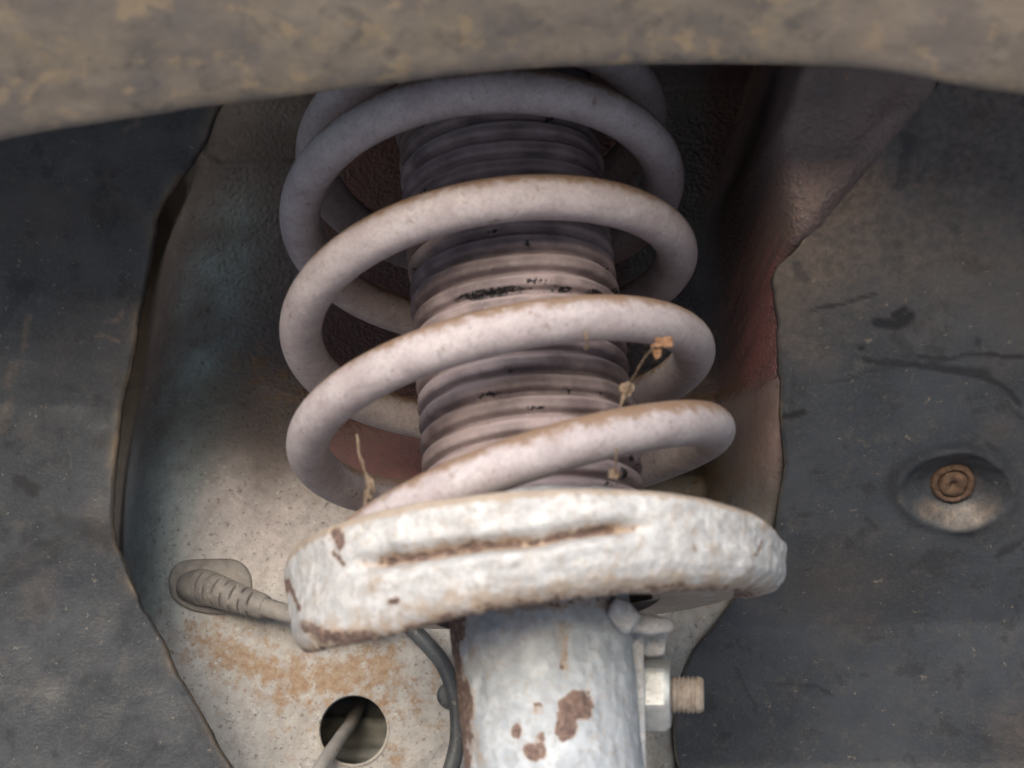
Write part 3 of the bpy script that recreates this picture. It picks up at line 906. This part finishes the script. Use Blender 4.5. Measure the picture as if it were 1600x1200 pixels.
def cr(x0, step, yk, x):
    yk = np.asarray(yk, float)
    i = np.clip(((x - x0) / step).astype(int), 0, len(yk) - 2)
    t = (x - x0) / step - i
    gk = lambda j: yk[np.clip(j, 0, len(yk) - 1)]
    p0, p1, p2, p3 = gk(i - 1), gk(i), gk(i + 1), gk(i + 2)
    return .5 * ((2 * p1) + (-p0 + p2) * t + (2 * p0 - 5 * p1 + 4 * p2 - p3) * t * t + (-p0 + 3 * p1 - 3 * p2 + p3) * t ** 3)
ts = np.arange(-405, 1254, 1.5)
h_ = cr(-405, 45, HK, ts)
h_ = np.convolve(np.pad(h_, 20, 'edge'), np.ones(41) / 41, 'valid')
r_ = cr(-405, 90, RK, ts)
t_ = np.radians(ts)
path = SA + h_[:, None] * SU + r_[:, None] * (np.cos(t_)[:, None] * SX + np.sin(t_)[:, None] * SY)
V, Fc = sweep(path, 5.95, 30)
spring = mesh('coil_spring', V, Fc, MAT['spring'], base=A0 + 10 * U)
tag(spring, 'thick dusty grey steel coil spring wound round the ribbed boot', 'coil spring')

# ------------------------------------------------------------------ nut and bolt beside the strut tube
bolt = empty('bolt', P(1028, 1085, 446), 'zinc nut on a rusty threaded bolt end, right of the strut tube', 'bolt')
bc = P(1000, 1085, 446)
def lathe_x(c, prof, n=48, tilt=0.0, hexr=None):
    a_ = np.linspace(0, 2 * np.pi, n, endpoint=False)
    V = np.array([[(x_, r_ * math.cos(t), r_ * math.sin(t)) for t in a_] for x_, r_ in prof])
    return V
# hexagon with chamfered faces
a_ = np.radians(np.arange(0, 360, 5)) 
hexd = 1 / np.cos(((a_ + math.radians(8) + math.pi / 6) % (math.pi / 3)) - math.pi / 6)
rows = []
for x_, r_, hx in [(0, 4.5, 0), (0, 8.3, .3), (.9, 8.6, 1), (1.4, 8.65, 1), (6.4, 8.65, 1), (7.0, 8.6, .98), (8.2, 8.3, .3), (8.35, 7.6, 0), (8.4, 5.1, 0)]:
    rad = r_ * (1 + (np.minimum(hexd, 1.155) - 1) * hx)
    rows.append(np.stack([np.full_like(a_, x_), rad * np.cos(a_), rad * np.sin(a_)], 1))
V = np.array(rows) * np.array([1, 1, 1.0])
Rb_ = np.array(rotz_x('z', math.radians(-8))) @ np.array(rotz_x('y', math.radians(1)))
V = V @ Rb_.T + bc
V = V + fbm(V, 3, 3, 501)[..., None] * .05
mesh('nut', V, grid_faces(*V.shape[:2], close_v=True, flip=True), MAT['zinc'], bolt, sharp=28)
xs = np.arange(-2, 16.6, .12)
rad = 4.75 + .5 * (np.abs(((xs / 1.25) % 1) - .5) * 2 - .5) * 1.1
rad = np.where(xs > 14.6, 4.9 - np.clip(xs - 15.6, 0, 2) * .7, rad)
sh_t = np.linspace(0, 2 * np.pi, 48, endpoint=False)
V = np.array([np.stack([np.full_like(sh_t, a__ + 0.0), r__ * np.cos(sh_t), r__ * np.sin(sh_t)], 1) for a__, r__ in zip(xs, rad)])
V = np.concatenate([V, V[-1:] * np.array([1, .3, .3]) + np.array([0, 0, 0])], 0)
V = V @ Rb_.T + bc + np.array([.4, 0, 0])
V = V + fbm(V, 2.5, 3, 502)[..., None] * .06
nr_, ns_ = V.shape[:2]
Fc = grid_faces(nr_, ns_, close_v=True, flip=True) + [[(nr_ - 1) * ns_ + j for j in range(ns_)]]
mesh('threaded_shank', V, Fc, MAT['rusty'], bolt)

# ------------------------------------------------------------------ rubber grommet with slotted sleeve and cable
gb = P(327, 916, 551)
grom = empty('cable_grommet', gb, 'grey rubber cable grommet with slotted sleeve on the pale panel', 'grommet')
yg = 551.0
def on_panel(px_, py_, lift=0.0):
    d_ = 560.0
    for _ in range(6):
        w = P(px_, py_, d_)
        j = int(np.clip(np.searchsorted(gz, w[2]), 0, len(gz) - 1))
        i = int(np.clip(np.searchsorted(X[:, j], w[0]), 0, len(gx) - 1))
        d_ = d_ * Y[i, j] / w[1]
    w = P(px_, py_, d_)
    return w - fw * lift
ol = catmull(np.array([(265, 905), (270, 890), (282, 879), (300, 875), (330, 874), (360, 874), (377, 880), (389, 894), (393, 912), (390, 932), (380, 948), (362, 957), (335, 958), (305, 953), (280, 941), (268, 926), (265, 905)], float), 90)[:-1]
cen = ol.mean(0)
rings = []
for kf, lift in [(1.02, -.8), (1.02, .9), (1.0, 1.5), (.95, 1.9), (.8, 2.1), (.55, 2.4), (.3, 2.6), (.05, 2.7)]:
    rings.append([on_panel(*(cen + (p_ - cen) * kf), lift) for p_ in ol])
V = np.array(rings)
mesh('flange', V, grid_faces(*V.shape[:2], close_v=True, flip=True), MAT['grommet'], grom)
pa = catmull(np.array([on_panel(296, 918, 0), on_panel(312, 915, 3.5), on_panel(335, 917, 6), on_panel(365, 925, 9), on_panel(395, 933, 11.5), on_panel(425, 940, 14)]), 260)
s_ = np.linspace(0, 1, 260)
a_ = np.linspace(0, 2 * np.pi, 40, endpoint=False)
base_r = np.interp(s_, [0, .2, .5, .95, 1.0], [5.0, 6.0, 5.2, 4.1, 3.6])[:, None] * np.ones((1, 40))
for i, sc_ in enumerate([.26, .36, .46, .56, .66, .76, .86]):
    gs = np.exp(-((s_ - sc_) / .0085) ** 2)[:, None]
    for ph in ((0.2 if i % 2 else 1.1), (2.2 if i % 2 else 3.0), (4.0 if i % 2 else 5.0)):
        da = np.abs((a_ - ph + np.pi) % (2 * np.pi) - np.pi)
        base_r = base_r - 2.2 * gs * sstep(.72, .55, da)[None]
V, Fc = sweep(pa, base_r, 40)
mesh('sleeve', V, Fc, MAT['grommet'], grom)
pa = catmull(np.array([pa[-18], on_panel(440, 943, 15.5), on_panel(470, 949, 17), on_panel(520, 955, 17), on_panel(600, 965, 14)]), 60)
V, Fc = sweep(pa, 3.0, 20)
mesh('cable', V, Fc, MAT['grommet'], grom)

# thin grey cable leaving the round hole
pa = catmull(np.array([P(572, 1040, 596), P(566, 1075, 584), P(561, 1100, 571), P(549, 1128, 556), P(530, 1156, 541), P(512, 1182, 529), P(492, 1215, 520), P(470, 1270, 512)]), 90)
V, Fc = sweep(pa, 2.25, 20)
o = mesh('cable', V, Fc, MAT['cable'], base=pa[-1])
tag(o, 'thin pale grey cable hanging out of the round hole', 'cable')

# ribbed dark duct seen through the hole
rows = []
xs = np.linspace(-95, 10, 30)
duct_c = P(556, 1185, 578)
ang_ = np.linspace(0, 2 * np.pi, 140, endpoint=False)
rd = 24 + 2.4 * np.sign(np.sin(ang_ * 13)) * np.abs(np.sin(ang_ * 13)) ** .4
V = np.array([[(x_, duct_c[1] + 6 - r_ * math.cos(t) + .0006 * (x_ + 40) ** 2, duct_c[2] - 3 + r_ * math.sin(t) + .0012 * (x_ + 45) ** 2) for t, r_ in zip(ang_, rd)] for x_ in xs])
o = mesh('ribbed_duct', V, grid_faces(*V.shape[:2], close_v=True), MAT['dark'], base=duct_c)
tag(o, 'dark ribbed rubber duct seen through the round hole', 'duct')

# brake hose curving behind the strut tube, with its clip
pa = catmull(np.array([on_panel(630, 960, 9), on_panel(662, 992, 9), on_panel(690, 1024, 9), on_panel(707, 1060, 9), on_panel(716, 1100, 9), on_panel(716, 1150, 10), on_panel(703, 1200, 12), on_panel(680, 1262, 14)]), 110)
V, Fc = sweep(pa, 2.6, 20)
hose = empty('brake_hose', pa[-1], 'dark grey hose curving down behind the strut tube on its left', 'hose')
mesh('tube', V, Fc, MAT['hose'], hose)
cl = on_panel(705, 1080, 7)
V = []
for kf, dy in [(1.0, 8), (1.0, 0), (.93, -1.2), (.6, -1.6), (.05, -1.7)]:
    V.append([(cl[0] + kf * 4.4 * math.cos(t) * (1.0), cl[1] + dy, cl[2] + kf * 4.2 * math.sin(t)) for t in np.linspace(0, 2 * np.pi, 28, endpoint=False)])
V = np.array(V)
mesh('clip', V, grid_faces(*V.shape[:2], close_v=True), MAT['hose'], hose)

# ------------------------------------------------------------------ rusty screw in the dish of the right liner
e1 = np.cross(SN, np.array([0, 0, 1.0])); e1 /= np.linalg.norm(e1)
e2 = np.cross(e1, SN)
sc0 = SC - SN * 5.6
scr = empty('liner_screw', sc0, 'round rusted screw head sunk in the dished pocket of the liner', 'screw')
a_ = np.linspace(0, 2 * np.pi, 56, endpoint=False)
def disc(prof, wob=0.0, seed=0):
    V = np.array([[sc0 + SN * h_ + r_ * (1 + wob * math.sin(t * 3 + seed)) * (math.cos(t) * e1 + math.sin(t) * e2) for t in a_] for r_, h_ in prof])
    return V + (fbm(V, 2.2, 3, 600 + seed)[..., None] * SN) * .42 + .25 * fbm(V, 3.5, 2, 640 + seed)[..., None] * e1
V = disc([(6.2, -2.5), (6.3, .5), (6.0, 1.2), (5.2, 1.5), (4.5, 1.25), (4.3, .7), (3.9, .6)], .015, 1)
mesh('washer', V, grid_faces(*V.shape[:2], close_v=True, flip=True), MAT['screw'], scr)
V = disc([(4.1, .2), (4.0, 1.5), (3.6, 2.0), (2.6, 2.25), (1.5, 2.2), (1.1, 1.6), (.7, .9), (.05, .8)], .02, 2)
mesh('head', V, grid_faces(*V.shape[:2], close_v=True, flip=True), MAT['screw'], scr)

# ------------------------------------------------------------------ dry debris caught on the spring
def flake(name, c, size, parent, seed, n=14, stretch=(1, .35, 1.2)):
    u_ = np.linspace(-1, 1, n)
    A_, B_ = np.meshgrid(u_, u_, indexing='ij')
    q = np.stack([A_, 0 * A_, B_], -1)
    rr_ = np.sqrt(A_ ** 2 + B_ ** 2) + 1e-6
    q = q * (np.maximum(np.abs(A_), np.abs(B_)) / rr_)[..., None]
    q = q * (1 + .45 * fbm(q, .8, 3, seed))[..., None]
    q[..., 1] = fbm(q, .7, 3, seed + 1) * .9
    q = q * np.array(stretch) * size / 2 + np.array(c)
    V = np.concatenate([q.reshape(-1, 3), q.reshape(-1, 3) + np.array([0, .35, 0])])
    m_ = n * n
    Fc = grid_faces(n, n) + [[i + m_ for i in f[::-1]] for f in grid_faces(n, n)]
    bd = [i * n for i in range(n)] + [(n - 1) * n + j for j in range(1, n)] + [i * n + n - 1 for i in range(n - 2, -1, -1)] + [j for j in range(n - 2, 0, -1)]
    for i in range(len(bd)):
        i2 = (i + 1) % len(bd)
        Fc.append([bd[i], bd[i2], bd[i2] + m_, bd[i] + m_])
    return mesh(name, V, Fc, MAT['leaf'] if 'leaf' in name else MAT['web'], parent)

def strand(pts, r0, parent, seed, name='strand'):
    pa = catmull(np.array([P(*p_) for p_ in pts]), 60)
    pa = pa + np.stack([fbm(pa, 3, 3, seed), fbm(pa, 3, 3, seed + 1), fbm(pa, 3, 3, seed + 2)], 1) * .3
    rad = r0 * (1 + .7 * fbm(pa, 2.5, 3, seed + 3))
    V, Fc = sweep(pa, np.clip(rad, .08, 3), 8)
    return mesh(name, V, Fc, MAT['web'], parent)

t = empty('leaf_scrap', P(1030, 540, 418), 'orange-brown dry leaf scrap and dusty cobweb stuck under the coil at right', 'debris', 'dry debris caught on the spring')
flake('leaf_flake', P(1036, 534, 413), 6.0, t, 701, stretch=(.9, .3, .5))
flake('leaf_flake', P(1026, 548, 413.5), 4.2, t, 704, stretch=(.6, .35, .8))
strand([(1024, 540, 413), (1004, 565, 419), (990, 590, 424), (982, 606, 426), (972, 628, 424), (966, 640, 420)], .25, t, 711, 'cobweb_strand')
flake('dust_clump', P(981, 606, 425), 5.0, t, 707, stretch=(.8, .4, 1.0))
strand([(984, 600, 424), (975, 622, 423), (968, 645, 417)], .5, t, 717, 'cobweb_strand')

t = empty('cobweb', P(570, 760, 420), 'tan dusty cobweb string hanging from the coil at lower left of the boot', 'debris', 'dry debris caught on the spring')
strand([(557, 680, 424), (563, 708, 421), (570, 735, 418), (577, 765, 414), (580, 782, 411)], .36, t, 721, 'cobweb_strand')
strand([(578, 745, 417), (576, 770, 413), (570, 795, 409), (566, 802, 406)], .45, t, 727, 'cobweb_strand')
flake('dust_clump', P(577, 762, 415), 4.0, t, 731, stretch=(.7, .4, 1.4))

t = empty('cobweb', P(963, 740, 402), 'small tan cobweb thread hanging from the lowest coil above the seat', 'debris', 'dry debris caught on the spring')
strand([(962, 700, 394), (962, 722, 394.5), (961, 740, 397), (963, 756, 399)], .22, t, 741, 'cobweb_strand')
flake('dust_clump', P(960, 738, 397), 2.8, t, 743, stretch=(1.0, .4, .9))

t = empty('cobweb', P(915, 540, 394), 'short tan cobweb thread on the third coil in front of the boot', 'debris', 'dry debris caught on the spring')
strand([(915, 518, 391.5), (916, 530, 391), (917, 545, 393)], .35, t, 751, 'cobweb_strand')

for o in bpy.data.objects:
    if '_base' in o:
        del o['_base']
